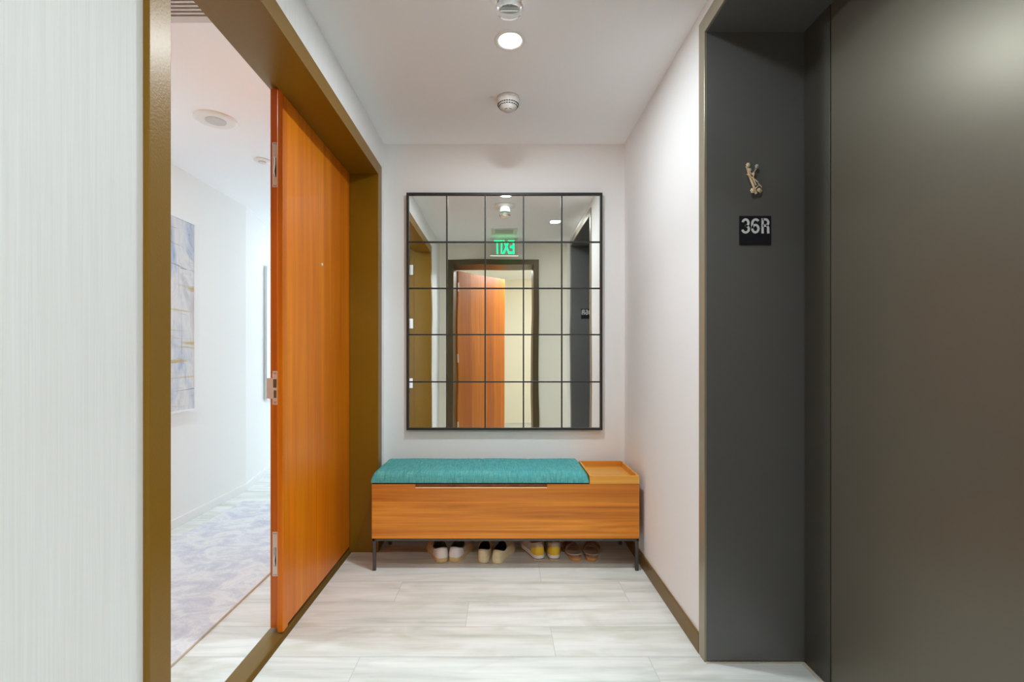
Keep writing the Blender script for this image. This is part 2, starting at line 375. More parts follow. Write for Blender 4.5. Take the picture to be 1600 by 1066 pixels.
d1 = thing('door_1', 'fixed orange cherry wood entry leaf with steel bolts in its edge', 'door', (-1.005, 3.008, 0))
d1['kind'] = 'structure'
def L1(x0, x1, y0, y1, z0, z1): return (x0 + 1.005, x1 + 1.005, y0 - 3.008, y1 - 3.008, z0, z1)
bm = BM(); box(bm, *L1(-1.036, -0.9735, 2.104, 3.008, 0.035, 2.452), bev=0.0015); obj('panel', bm, 'door_wood', d1)
bm = BM(); box(bm, *L1(-1.0362, -0.9745, 2.1015, 2.1045, 0.035, 2.452)); obj('edge_band', bm, 'door_edge', d1)
bm = BM(); vs = box(bm, *L1(-0.999, -0.9725, 2.086, 2.136, 0.022, 2.440), bev=0.004, seg=3); obj('astragal', bm, 'door_wood', d1)
def flush_bolt(z0, z1):
    bm = BM(); box(bm, *L1(-1.026, -1.003, 2.0985, 2.1015, z0, z1), bev=0.0008)
    p = obj('flush_bolt', bm, 'steel', d1); p['label'] = 'steel flush bolt plate'
    bm = BM(); zc = (z0 + z1) / 2
    box(bm, *L1(-1.0195, -1.0095, 2.0978, 2.0986, zc - 0.055, zc + 0.03)); sl = obj('slot', bm, 'slot', p)
    bm = BM(); tube(bm, [(-1.0145 + 1.005, 2.098 - 3.008, zc + 0.03), (-1.013 + 1.005, 2.0955 - 3.008, zc + 0.0), (-1.0165 + 1.005, 2.095 - 3.008, zc - 0.03), (-1.0145 + 1.005, 2.098 - 3.008, zc - 0.055)], 0.0028)
    obj('lever', bm, 'steel', p, smooth=True)
    for zz in (z0 + 0.006, z1 - 0.006):
        bm = BM()
        for xx in (-1.019, -1.010): cyl(bm, (xx + 1.005, 2.0977 - 3.008, zz), 0.0022, 0.0012, 12, 'y')
        obj('screw', bm, 'slot', p)
flush_bolt(2.01, 2.21); flush_bolt(0.268, 0.466)
bm = BM(); box(bm, *L1(-1.026, -1.001, 2.098, 2.1015, 1.036, 1.186), bev=0.0012); box(bm, *L1(-1.052, -1.020, 2.0975, 2.1005, 1.062, 1.155), bev=0.0012)
sp = obj('strike_plate', bm, 'steel', d1); sp['label'] = 'steel strike plate with curved lip'
bm = BM(); box(bm, *L1(-1.020, -1.008, 2.0972, 2.0982, 1.066, 1.10)); box(bm, *L1(-1.022, -1.007, 2.0972, 2.0982, 1.112, 1.150)); obj('slot', bm, mat('strike hole', (0.16, 0.09, 0.03), 0.7), sp)
bm = BM()
for zz in (1.046, 1.176): cyl(bm, (-1.0135 + 1.005, 2.0972 - 3.008, zz), 0.005, 0.0012, 14, 'y')
obj('screw', bm, 'silver', sp)
bm = BM(); cyl(bm, (-0.9735 + 1.005, 2.54 - 3.008, 1.75), 0.008, 0.003, 20, 'x'); pe = obj('peephole', bm, 'white_plastic', d1, True); pe['label'] = 'small peephole, coloured white as if light shone through its lens'  # white plastic here stands in for light coming through the lens
# active leaf, swung inside against the near jamb
d2 = thing('door_2', 'orange cherry wood entry leaf swung fully inward', 'door', (-1.045, 1.112, 0), 0)
d2['kind'] = 'structure'
bm = BM(); box(bm, -0.985, -0.004, -0.035, 0.022, 0.03, 2.45, 0.0015); obj('panel', bm, 'door_edge', d2)
for z in (0.30, 0.95, 1.62, 2.22):
    bm = BM(); cyl(bm, (0.004, 0.022, z - 0.055), 0.007, 0.11, 16); box(bm, 0.005, 0.052, -0.0119, -0.008, z - 0.055, z + 0.055)
    obj('hinge', bm, 'steel', d2, True)

# ------------------------------------------------------------------ lift opening on the right
bm = BM(); TX = 0.829
box(bm, TX, 0.86, 1.92, 1.974, 0, 2.645, 0.001); box(bm, TX, 0.86, 0.65, 0.704, 0, 2.645, 0.001); box(bm, TX, 0.86, 0.703, 1.921, 2.58, 2.645, 0.001)
struct('trim_2', bm, 'trim_metal', 'narrow taupe metal edging around the dark lift recess', 'door frame')
bm = BM()
box(bm, 0.838, 1.245, 1.9185, 1.93, 0.006, 2.59); box(bm, 0.838, 1.245, 0.69, 0.7055, 0.006, 2.59); box(bm, 0.838, 1.245, 0.70, 1.925, 2.5785, 2.60)
struct('trim_3', bm, 'dark_metal', 'dark grey metal lining of the lift recess', 'door frame')
d4 = thing('door_4', 'wide dark grey metal sliding lift door', 'door', (1.24, 1.235, 0)); d4['kind'] = 'structure'
bm = BM(); box(bm, 0.0, 0.03, -0.53, 0.531, 0.008, 2.578); obj('panel', bm, 'lift_metal', d4)
bm = BM(); box(bm, -0.004, 0.026, 0.532, 0.6795, 0.008, 2.578, 0.0008); obj('fixed_panel', bm, brushed('return panel metal', (0.085, 0.078, 0.064), 0.42, 0.4, 0.05), d4)
bm = BM(); box(bm, 0.0, 0.03, 0.6795, 0.6855, 0.0, 2.579); obj('gap', bm, 'gap', d4)
sbox('trim_4', 'caulk', (1.219, 1.232, 0.706, 1.9185, 0, 0.003), (0.835, 1.219, 1.911, 1.9185, 0, 0.003))
sbox('wall_lift', 'dark_metal', (1.27, 1.40, 0.60, 2.0, 0, CZ))

# ------------------------------------------------------------------ rear doorway (seen in the mirror)
bm = BM()
box(bm, -0.70, -0.625, -0.07, 0.335, 0, 2.495, 0.001); box(bm, 0.40, 0.475, -0.07, 0.335, 0, 2.495, 0.001); box(bm, -0.626, 0.401, -0.07, 0.335, 2.43, 2.495, 0.001)
struct('trim_5', bm, brushed('rear frame bronze', (0.095, 0.068, 0.03), 0.42, 0.3, 0.08), 'dark bronze frame of the doorway reflected in the mirror', 'door frame')
d3 = thing('door_3', 'orange wood door standing ajar below the exit sign in the mirror', 'door', (-0.60, -0.085, 0), -math.radians(50)); d3['kind'] = 'structure'
bm = BM(); box(bm, 0.0, 1.0, -0.045, 0.0, 0.02, 2.425, 0.0015); obj('panel', bm, 'rear_wood', d3)
for z in (0.3, 1.22, 2.2):
    bm = BM(); cyl(bm, (-0.008, 0.006, z - 0.06), 0.009, 0.12, 16); obj('hinge', bm, 'steel', d3, True)

# ------------------------------------------------------------------ wall mirror
def PX(px, r): return (px - VX) * r * D / F
def PZ(py, r): return CH - (py - VY) * r * D / F
rm = 0.989
x0, x1, z0, z1 = PX(635, rm), PX(941.5, rm), PZ(672.5, rm), PZ(301, rm)
mc = ((x0 + x1) / 2, D, 0)
mi = thing('wall_mirror', 'large mirror with black grid of small panes on the back wall', 'mirror', (mc[0], D, z0))
def ml(a, b, c, d, e, f): return (a - mc[0], b - mc[0], c - D, d - D, e - z0, f - z0)
fw = 0.016
bm = BM()
for b in ((x0, x0 + fw, z0, z1), (x1 - fw, x1, z0, z1)): box(bm, *ml(b[0], b[1], D - 0.036, D - 0.001, b[2], b[3]), bev=0.001)
for b in ((x0 + fw, x1 - fw, z0, z0 + fw), (x0 + fw, x1 - fw, z1 - fw, z1)): box(bm, *ml(b[0], b[1], D - 0.036, D - 0.001, b[2], b[3]), bev=0.001)
obj('frame', bm, 'black', mi)
bm = BM(); box(bm, *ml(x0 + fw * 0.6, x1 - fw * 0.6, D - 0.024, D - 0.020, z0 + fw * 0.6, z1 - fw * 0.6)); obj('mirror_glass', bm, 'mirror', mi)
bm = BM(); box(bm, *ml(x0 + fw * 0.6, x1 - fw * 0.6, D - 0.020, D - 0.002, z0 + fw * 0.6, z1 - fw * 0.6)); obj('backing', bm, 'black', mi)
for p in (698, 758, 818, 878):
    bm = BM(); c = PX(p, rm); box(bm, *ml(c - 0.0045, c + 0.0045, D - 0.032, D - 0.0242, z0 + fw, z1 - fw)); obj('glazing_bar', bm, 'black', mi)
for p in (378, 450.5, 523, 597):
    bm = BM(); c = PZ(p, rm); box(bm, *ml(x0 + fw, x1 - fw, D - 0.0325, D - 0.0245, c - 0.0045, c + 0.0045)); obj('glazing_bar', bm, 'black', mi)

# ------------------------------------------------------------------ storage bench
BX0, BX1, BY0, BY1, BZ0, BZ1 = -0.757, 0.802, 2.733, 3.13, 0.190, 0.507
bc = ((BX0 + BX1) / 2, (BY0 + BY1) / 2)
be = thing('storage_bench', 'walnut storage bench on thin metal legs under the mirror', 'bench', (bc[0], bc[1], 0))
def bl(a, b, c, d, e, f): return (a - bc[0], b - bc[0], c - bc[1], d - bc[1], e, f)
CX1 = 0.508
NX0, NX1 = PX(649, 0.854), PX(855, 0.854)
bm = BM(); box(bm, *bl(BX0 + .001, BX1 - .001, BY0 + 0.018, BY1, BZ0, BZ1 - 0.004)); obj('body', bm, 'bench_end', be)
bm = BM()   # front board with finger pull cut out of its upper edge
pts = [(BX0, BZ0), (BX1, BZ0), (BX1, BZ1), (NX1, BZ1), (NX1, BZ1 - 0.020), (NX0, BZ1 - 0.020), (NX0, BZ1), (BX0, BZ1)]
A = [bm.verts.new((x - bc[0], BY0 - bc[1], z)) for x, z in pts]; B = [bm.verts.new((x - bc[0], BY0 + 0.018 - bc[1], z)) for x, z in pts]
bm.faces.new(A); bm.faces.new(B[::-1])
for i in range(8): j = (i + 1) % 8; bm.faces.new((A[i], B[i], B[j], A[j]))
obj('front_panel', bm, 'bench_wood', be)
bm = BM(); box(bm, *bl(NX0, NX1, BY0 - 0.0012, BY0 + 0.0175, BZ1 - 0.0235, BZ1 - 0.0195), bev=0.001); o = obj('finger_pull', bm, mat('painted pull highlight', s2l(250, 205, 160), 0.5), be)  # pale strip paints the bright highlight along the pull's front edge
# tray
bm = BM(); TZ = 0.556; tw = 0.012; TX0 = CX1 + 0.004
box(bm, *bl(TX0, BX1, BY0, BY0 + tw, BZ1 + 0.001, TZ), bev=0.0008); box(bm, *bl(TX0, BX1, BY1 - tw, BY1, BZ1 + 0.001, TZ), bev=0.0008)
box(bm, *bl(TX0, TX0 + tw, BY0 + tw, BY1 - tw, BZ1 + 0.001, TZ)); box(bm, *bl(BX1 - tw, BX1, BY0 + tw, BY1 - tw, BZ1 + 0.001, TZ))
box(bm, *bl(TX0 + tw, BX1 - tw, BY0 + tw, BY1 - tw, BZ1 + 0.001, BZ1 + 0.016)); tr_ = obj('tray', bm, 'tray_wood', be)
bm = BM(); box(bm, *bl(BX0 + 0.002, CX1, BY0 + 0.004, BY1, BZ1 + 0.0, BZ1 + 0.008)); obj('cushion_board', bm, 'gap', be)
# cushion: rounded slab with faint stitched dips
bm = BM(); nx, ny = 90, 30; cz0, cz1 = BZ1 + 0.008, 0.578
cx0, cx1, cy0, cy1 = BX0 - 0.004, CX1 - 0.001, BY0 - 0.002, BY1 - 0.002
def cpt(u, v):
    x = cx0 + (cx1 - cx0) * u; y = cy0 + (cy1 - cy0) * v
    dx = min(x - cx0, cx1 - x); dy = min(y - cy0, cy1 - y); R = 0.034
    fx = math.sqrt(max(0, 1 - (1 - min(dx / R, 1)) ** 2)); fy = math.sqrt(max(0, 1 - (1 - min(dy / R, 1)) ** 2))
    h = (cz1 - cz0 - 0.014) * min(fx, 1) * min(fy, 1) + 0.014
    for sx in (-0.44, -0.13, 0.18):
        h -= 0.0035 * math.exp(-((x - sx) / 0.008) ** 2) * fy
    h += 0.003 * math.sin(u * PI) * math.sin(v * PI) + 0.0012 * math.sin(17 * u + 5 * v)
    return (x - bc[0], y - bc[1], cz0 + h)
def ease(t): return 0.5 - 0.5 * math.cos(PI * t)
def ease2(t, k=0.5): return (1 - k) * t + k * ease(t)
G = [[bm.verts.new(cpt(ease2(i / nx, 0.85), ease2(j / ny, 0.8))) for j in range(ny + 1)] for i in range(nx + 1)]
for i in range(nx):
    for j in range(ny): bm.faces.new((G[i][j], G[i + 1][j], G[i + 1][j + 1], G[i][j + 1]))
bd = [G[i][0] for i in range(nx + 1)] + [G[nx][j] for j in range(1, ny + 1)] + [G[i][ny] for i in range(nx - 1, -1, -1)] + [G[0][j] for j in range(ny - 1, 0, -1)]
lo = [bm.verts.new((v.co.x, v.co.y, cz0)) for v in bd]
for i in range(len(bd)): j = (i + 1) % len(bd); bm.faces.new((bd[i], lo[i], lo[j], bd[j]))
bm.faces.new(lo); cu = obj('cushion', bm, 'teal', be, smooth=True); cu['label'] = 'teal woven fabric seat cushion'
# metal frame
bm = BM(); tt = 0.012; fz = BZ0 - 0.003
for yy in (BY0 + 0.002, BY1 - 0.014): box(bm, *bl(BX0 + 0.002, BX1 - 0.002, yy, yy + tt, fz - tt, fz))
for xx in (BX0 + 0.003, BX1 - 0.003 - tt): box(bm, *bl(xx, xx + tt, BY0 + 0.002, BY1 - 0.002, fz - tt, fz))
for xx in (BX0 + 0.02, 0, BX1 - 0.04): box(bm, *bl(xx, xx + 0.02, BY0 + 0.02, BY1 - 0.02, fz, BZ0))
obj('base_frame', bm, 'tube', be)
for xx in (BX0 + 0.003, BX1 - 0.003 - 0.022):
    for yy in (BY0 + 0.002, BY1 - 0.016):
        bm = BM(); box(bm, *bl(xx if xx < 0 else xx + 0.002, xx + 0.02 if xx < 0 else xx + 0.022, yy, yy + 0.014, 0, fz - tt * 0.5), bev=0.003); obj('leg', bm, 'tube', be)

# ------------------------------------------------------------------ shoes
def outline(phi, L, W, z=0, k=1.0, side=1):
    s = (1 - math.cos(phi)) / 2; sg = 1 if math.sin(phi) >= 0 else -1
    a = [(0, .84), (.25, .78), (.45, .80), (.7, 1.0), (.85, .95), (1, .8)]
    for (s0, v0), (s1, v1) in zip(a, a[1:]):
        if s <= s1: f = (s - s0) / (s1 - s0); f = f * f * (3 - 2 * f); sh = v0 + (v1 - v0) * f; break
    x = sg * W / 2 * sh * abs(math.sin(phi)) ** 0.62
    x += side * 0.012 * math.sin(max(0, s - 0.3) / 0.7 * PI / 2) * -1
    return Vector((x * k, L / 2 + (s * L - L / 2) * (1 + (k - 1) * 0.4), z))
def shoe(name, label, group, loc, rot, side, L=0.28, W=0.10, sole=(0.032, 's_gum'), upper='s_mesh', lining='s_dark', collar=0.078, open_=(0.27, 0.215, 0.30), dip=0.016,
         patches=(), stripes=(), tongue=True, laces=4, lace_m='s_lace', ribs=0, tilt=0, bulge=2.3):
    t = thing(name, label, 'shoe', (loc[0], loc[1], 0), rot, group)
    z0, sm = sole; N = 56
    def spring(s): return 0.014 * max(0, (s - 0.72) / 0.28) ** 2 + 0.003 * max(0, (0.1 - s) / 0.1)
    def O(phi, v):
        p = outline(phi, L, W, side=side); s = p.y / L
        oc, oh, ow = open_
        q = Vector((W * ow * math.sin(phi) - side * 0.003, L * (oc - oh * math.cos(phi)), 0))
        zb = z0 + spring(s) * 0.8
        c = math.cos(phi)
        zc = collar - dip * math.sin(phi) ** 2 + (0.006 if c < 0 else 0.004) * abs(c)
        r = p.lerp(q, v ** 1.15); r.z = zb + (zc - zb) * (1 - (1 - v) ** bulge)
        if ribs and c > 0.0: r.y -= 0.0035 * abs(math.sin(v * ribs * PI)) * c; 
        # heel counter leans slightly outwards near the middle
        r.y -= 0.006 * math.sin(v * PI) * max(0, c) ** 2
        return r
    # sole
    bm = BM(); rings = []
    prof = [(0.955, 0.0), (1.0, 0.006), (1.035, z0 * 0.35), (1.03, z0 * 0.6), (1.035, z0 * 0.85), (1.0, z0 + 0.004)]
    for k, z in prof:
        rings.append([bm.verts.new(outline(2 * PI * i / N, L, W, 0, k, side) + Vector((0, 0, z + spring((1 - math.cos(2 * PI * i / N)) / 2)))) for i in range(N)])
    for a, b in zip(rings, rings[1:]):
        for i in range(N): j = (i + 1) % N; bm.faces.new((a[i], a[j], b[j], b[i]))
    bm.faces.new(rings[0][::-1]); bm.faces.new(rings[-1]); so = obj('sole', bm, sm, t, True)
    for (za, zb_, mm) in stripes:
        bm = BM(); rr = []
        for z, k in ((za, 1.03), (za, 1.05), (zb_, 1.05), (zb_, 1.03)):
            rr.append([bm.verts.new(outline(2 * PI * i / N, L, W, 0, k, side) + Vector((0, 0, z + spring((1 - math.cos(2 * PI * i / N)) / 2)))) for i in range(N)])
        for a, b in ((0, 1), (1, 2), (2, 3), (3, 0)):
            for i in range(N): j = (i + 1) % N; bm.faces.new((rr[a][i], rr[a][j], rr[b][j], rr[b][i]))
        obj('sole_stripe', bm, mm, t, True)
    # upper
    bm = BM(); nv = 14
    rings = [[bm.verts.new(O(2 * PI * i / N, j / nv)) for i in range(N)] for j in range(nv + 1)]
    for a, b in zip(rings, rings[1:]):
        for i in range(N): j = (i + 1) % N; bm.faces.new((a[i], a[j], b[j], b[i]))
    bm.faces.new(rings[0][::-1]); obj('upper', bm, upper, t, True)
    # lining + insole
    bm = BM(); top = [O(2 * PI * i / N, 1.0) for i in range(N)]; cen = Vector((0, L * open_[0], 0)); rr = []
    for k, zf in ((1.0, 1.0), (0.93, 0.96), (0.90, 0.5), (0.86, 0.0)):
        rr.append([bm.verts.new(Vector((cen.x + (p.x - cen.x) * k, cen.y + (p.y - cen.y) * k, (z0 + 0.010) * (1 - zf) + p.z * zf + (0.001 if zf == 1 else 0)))) for p in top])
    for a, b in zip(rr, rr[1:]):
        for i in range(N): j = (i + 1) % N; bm.faces.new((a[i], a[j], b[j], b[i]))
    bm.faces.new(rr[-1]); obj('lining', bm, lining, t, True)
    bm = BM(); tube(bm, [p + Vector((0, 0, 0.000)) for p in top], 0.0038, 8, True); obj('collar', bm, lining if collar > 0.06 else 's_taupe', t, True)
    # patches: (phi half-range, v0, v1, material, name)
    for hr, v0, v1, mm, nm in patches:
        bm = BM(); n1_, n2_ = 16, 6; gg = []
        for lay_ in (0.0016, -0.0006):
            g = []
            for i in range(n1_ + 1):
                ph = -hr + 2 * hr * i / n1_; rowv = []
                for j in range(n2_ + 1):
                    vtop = v0 + (v1 - v0) * (1 - 0.35 * (abs(ph) / hr) ** 2); v = v0 + (vtop - v0) * j / n2_
                    p = O(ph, v); du = O(ph + 0.02, v) - O(ph - 0.02, v); dv = O(ph, min(1, v + 0.02)) - O(ph, max(0, v - 0.02))
                    n_ = du.cross(dv); n_.normalize()
                    if n_.dot(p - Vector((0, L * 0.4, 0.03))) < 0: n_ = -n_
                    rowv.append(bm.verts.new(p + n_ * lay_))
                g.append(rowv)
            gg.append(g)
        for g in gg:
            for i in range(n1_):
                for j in range(n2_): bm.faces.new((g[i][j], g[i + 1][j], g[i + 1][j + 1], g[i][j + 1]))
        a, b = gg
        for i in range(n1_):
            for j in (0, n2_): bm.faces.new((a[i][j], a[i + 1][j], b[i + 1][j], b[i][j]))
        for j in range(n2_):
            for i in (0, n1_): bm.faces.new((a[i][j], a[i][j + 1], b[i][j + 1], b[i][j]))
        pt = obj(nm, bm, mm, t, True)
    if tongue:
        bm = BM(); oc, oh, ow = open_; yt = L * (oc + oh); g = []
        for lay_ in (0, 0.006):
            rows = []
            for i in range(9):
                a_ = (i / 8 - 0.5) * 2; rows.append([bm.verts.new((a_ * W * 0.2 * (1 - 0.25 * j / 5), yt + 0.035 - 0.065 * j / 5 + 0.0, collar - 0.012 + 0.036 * j / 5 - 0.012 * a_ * a_ - lay_)) for j in range(6)])
            g.append(rows)
        for rows in g:
            for i in range(8):
                for j in range(5): bm.faces.new((rows[i][j], rows[i + 1][j], rows[i + 1][j + 1], rows[i][j + 1]))
        for i in range(8):
            for j in (0, 5): bm.faces.new((g[0][i][j], g[0][i + 1][j], g[1][i + 1][j], g[1][i][j]))
        for j in range(5):
            for i in (0, 8): bm.faces.new((g[0][i][j], g[0][i][j + 1], g[1][i][j + 1], g[1][i][j]))
        obj('tongue', bm, upper if collar < 0.06 else lining, t, True)
    if laces:
        bm = BM()
        for k in range(laces):
            v = 0.93 - 0.11 * k; pts_ = []
            for i in range(9):
                a_ = (i / 8 - 0.5) * 2; p = O(PI + a_ * 0.42, v); pts_.append(p + Vector((0, 0, 0.004)))
            tube(bm, pts_, 0.0025, 6)
        obj('laces', bm, lace_m, t, True)
    return t
def SP(px, py):   # floor point from the photo's heel contact
    r = 286.8 / (py - VY); return PX(px, r), r * D
d_ = math.radians
# pair 1: beige mesh, white heel, cream sole, dark lining
g1 = 'white heeled mesh sneakers'
x, y = SP(690.8, 883); kw = dict(sole=(0.030, 's_gum'), upper='s_mesh', lining='s_dark', L=0.30, W=0.125, collar=0.086, patches=((1.05, 0.0, 0.92, 's_white', 'heel_counter'),))
shoe('sneaker', 'beige sneaker with white heel and dark lining, leftmost shoe under the bench', g1, (x, y + 0.02), d_(16), 1, **kw)
x, y = SP(709, 882); shoe('sneaker', 'beige sneaker with white heel and dark lining, second shoe from the left under the bench', g1, (x - 0.004, y + 0.02), d_(-11), -1, **kw)
g2 = 'cream ribbed sneakers'
kw = dict(sole=(0.030, 's_creamsole'), upper='s_cream', lining='s_black', L=0.285, W=0.108, collar=0.080, ribs=3, tongue=True)
x, y = SP(754, 883); shoe('sneaker', 'cream ribbed slip-on sneaker beside the white heeled pair under the bench', g2, (x, y + 0.015), d_(-7), 1, **kw)
x, y = SP(774, 884); shoe('sneaker', 'cream ribbed slip-on sneaker nearest the yellow heeled pair under the bench', g2, (x + 0.003, y + 0.015), d_(-17), -1, **kw)
g3 = 'yellow heeled running shoes'
kw = dict(sole=(0.034, 's_white'), upper='s_taupe', lining='s_mesh', L=0.285, W=0.112, collar=0.104, stripes=((0.004, 0.009, 's_creamsole'), (0.010, 0.0135, 's_black')),
          patches=((0.95, 0.0, 0.42, 's_yellow', 'heel_counter'),))
x, y = SP(844.5, 879); shoe('running_shoe', 'taupe running shoe with yellow heel, nearest the cream pair under the bench', g3, (x, y + 0.015), d_(14), 1, **kw)
x, y = SP(866, 879); shoe('running_shoe', 'taupe running shoe with yellow heel, nearest the brown loafers under the bench', g3, (x + 0.004, y + 0.015), d_(0), -1, **kw)
g4 = 'brown boat shoes'
kw = dict(sole=(0.017, 's_tan'), upper='s_brown', lining='s_insole', L=0.275, W=0.112, collar=0.034, open_=(0.34, 0.30, 0.42), dip=0.008, laces=2, lace_m='s_brown', tongue=True, bulge=1.6)
x, y = SP(900.5, 880); shoe('boat_shoe', 'brown leather boat shoe with tan sole, left one of the low pair under the bench', g4, (x + 0.003, y + 0.015), d_(0), 1, **kw)
x, y = SP(925, 880); shoe('boat_shoe', 'brown leather boat shoe with tan sole, rightmost shoe under the bench', g4, (x + 0.002, y + 0.015), d_(-8), -1, **kw)

# ------------------------------------------------------------------ unit plate and mezuzah on the recess jamb
sx, sz, sy = PX(1179, 0.6), PZ(360.5, 0.6), 1.9185
def text_mesh(s, size, xs=1.0, offset=0.0, extr=0.001, space=1.0):
    cu_ = bpy.data.curves.new('t', 'FONT'); cu_.body = s; cu_.size = size; cu_.align_x = 'CENTER'; cu_.align_y = 'CENTER'; cu_.offset = offset; cu_.extrude = extr; cu_.space_character = space
    o_ = bpy.data.objects.new('t', cu_); COL.objects.link(o_); bpy.context.view_layer.update()
    me = bpy.data.meshes.new_from_object(o_.evaluated_get(bpy.context.evaluated_depsgraph_get())); bpy.data.objects.remove(o_)
    xsv = [v.co.x for v in me.vertices]; ys = [v.co.y for v in me.vertices]; cx = (min(xsv) + max(xsv)) / 2; cy = (min(ys) + max(ys)) / 2
    for v in me.vertices: v.co.x -= cx; v.co.y -= cy
    return me, max(xsv) - min(xsv), max(ys) - min(ys)
def put_text(name, s, W_, H_, m, parent, loc, rot, offset=0.0):
    me, w_, h_ = text_mesh(s, 0.1, offset=offset)
    for v in me.vertices: v.co.x *= W_ / w_; v.co.y *= H_ / h_
    me.materials.append(M[m]); o_ = bpy.data.objects.new(name, me); COL.objects.link(o_); o_.parent = parent; o_.location = loc; o_.rotation_euler = rot; return o_
def unit_sign(label, loc, rotz):
    t = thing('unit_sign', label, 'sign', loc, rotz)
    bm = BM(); box(bm, -0.065, 0.065, -0.004, -0.0005, -0.059, 0.059, 0.0008); obj('plate', bm, 'deepblack', t)
    bm = BM(); W_ = 0.0092
    def ribbon(pts, y0=-0.0052, y1=-0.004):
        n = len(pts); L_, R_ = [], []
        for i, (x, z) in enumerate(pts):
            a, b = pts[max(0, i - 1)], pts[min(n - 1, i + 1)]; dx_, dz_ = b[0] - a[0], b[1] - a[1]; l_ = math.hypot(dx_, dz_) or 1
            nx_, nz_ = -dz_ / l_ * W_ / 2, dx_ / l_ * W_ / 2; L_.append((x + nx_, z + nz_)); R_.append((x - nx_, z - nz_))
        A_ = [[bm.verts.new((p[0], yy, p[1] + 0.018)) for p in side] for yy in (y0, y1) for side in (L_, R_)]
        for i in range(n - 1):
            for u, v in ((0, 1), (2, 3), (0, 2), (1, 3)): bm.faces.new((A_[u][i], A_[u][i + 1], A_[v][i + 1], A_[v][i]))
        for i in (0, n - 1): bm.faces.new((A_[0][i], A_[1][i], A_[3][i], A_[2][i]))
    def arc(cx, cz, rx, rz, a0, a1, n=18): return [(cx + rx * math.cos(math.radians(a0 + (a1 - a0) * i / n)), cz + rz * math.sin(math.radians(a0 + (a1 - a0) * i / n))) for i in range(n + 1)]
    ribbon(arc(-0.040, 0.0125, 0.0115, 0.0135, 170, -75) + [(-0.041, 0.0005)]); ribbon([(-0.041, 0.0005)] + arc(-0.040, -0.0135, 0.0130, 0.0135, 80, -170))
    ribbon(arc(0.000, -0.0115, 0.0125, 0.0150, 90, 450, 30)); ribbon(arc(0.001, 0.010, 0.0135, 0.0160, 35, 180) + [(-0.0125, -0.0115)])
    ribbon([(0.0295, -0.0310), (0.0295, 0.0308)]); ribbon([(0.0295, 0.0262), (0.041, 0.0262)] + arc(0.041, 0.0135, 0.0115, 0.0127, 88, -88) + [(0.041, 0.0008), (0.0295, 0.0008)])
    ribbon(arc(0.043, -0.0105, 0.0090, 0.0113, 85, 0) + [(0.0522, -0.024), (0.0535, -0.0310)])
    obj('lettering', bm, 'signwhite', t)
    bm = BM()
    for i, (a, b) in enumerate([(-14, 0), (-11, 4), (-7, 0), (-3, 0), (-3, 4), (0, 4), (4, 0), (8, 0), (8, 4), (11, 2), (14, 0)]):
        cyl(bm, (a / 1000, -0.0048, -0.034 + b / 1000), 0.0007, 0.001, 8, 'y')
    obj('braille', bm, 'deepblack', t); return t
unit_sign('black plate reading 36R on the dark jamb below the gold ornament', (sx, sy, sz), 0)
unit_sign('black plate with unit number on the near jamb, seen only in the mirror', (sx - 0.01, 0.7055, sz), PI)
# mezuzah
mz = PZ(282, 0.6); mx = PX(1174, 0.6)
me_ = thing('mezuzah', 'gold twisted branch ornament with blossoms on the dark jamb', 'ornament', (mx, sy, mz))
def zz(px, py, d=0.010): return ((px - 1174) * 0.6 * D / F, -d, -(py - 282) * 0.6 * D / F)
bm = BM(); tube(bm, [zz(1166, 262, .006), zz(1168, 272, .008), zz(1172, 284, .009), zz(1177, 296, .008), zz(1180, 304, .006)], 0.0052, 10); obj('case', bm, 'gold', me_, True)
for pts_ in ([zz(1164, 274, .012), zz(1171, 280, .018), zz(1180, 287, .018), zz(1182, 292, .014), zz(1177, 297, .014)], [zz(1178, 262, .012), zz(1174, 272, .018), zz(1173, 282, .017), zz(1178, 292, .016)],
             [zz(1182, 288, .010), zz(1187, 294, .012), zz(1188, 300, .010), zz(1184, 303, .010)], [zz(1163, 262, .010), zz(1167, 270, .015), zz(1172, 276, .016), zz(1176, 270, .014), zz(1180, 264, .012)]):
    bm = BM(); tube(bm, pts_, 0.0023, 8); obj('twig', bm, 'gold', me_, True)
for (px, py, r_, mm) in ((1166, 260, .009, 'gold'), (1173, 300, .0105, 'gold'), (1183, 299, .009, 'gold'), (1180, 262, .009, 'silver'), (1168, 268, .008, 'gold'), (1174, 274, .006, 'gold')):
    bm = BM(); c = Vector(zz(px, py, .014))
    for k in range(6):
        a = k * PI / 3; bmesh.ops.create_uvsphere(bm, u_segments=10, v_segments=6, radius=r_ * 0.42, matrix=Matrix.Translation(c + Vector((math.cos(a) * r_ * .6, 0, math.sin(a) * r_ * .6))) @ Matrix.Diagonal((1, .6, 1, 1)))
    bmesh.ops.create_uvsphere(bm, u_segments=10, v_segments=6, radius=r_ * 0.4, matrix=Matrix.Translation(c + Vector((0, -0.002, 0)))); obj('blossom', bm, mm, me_, True)

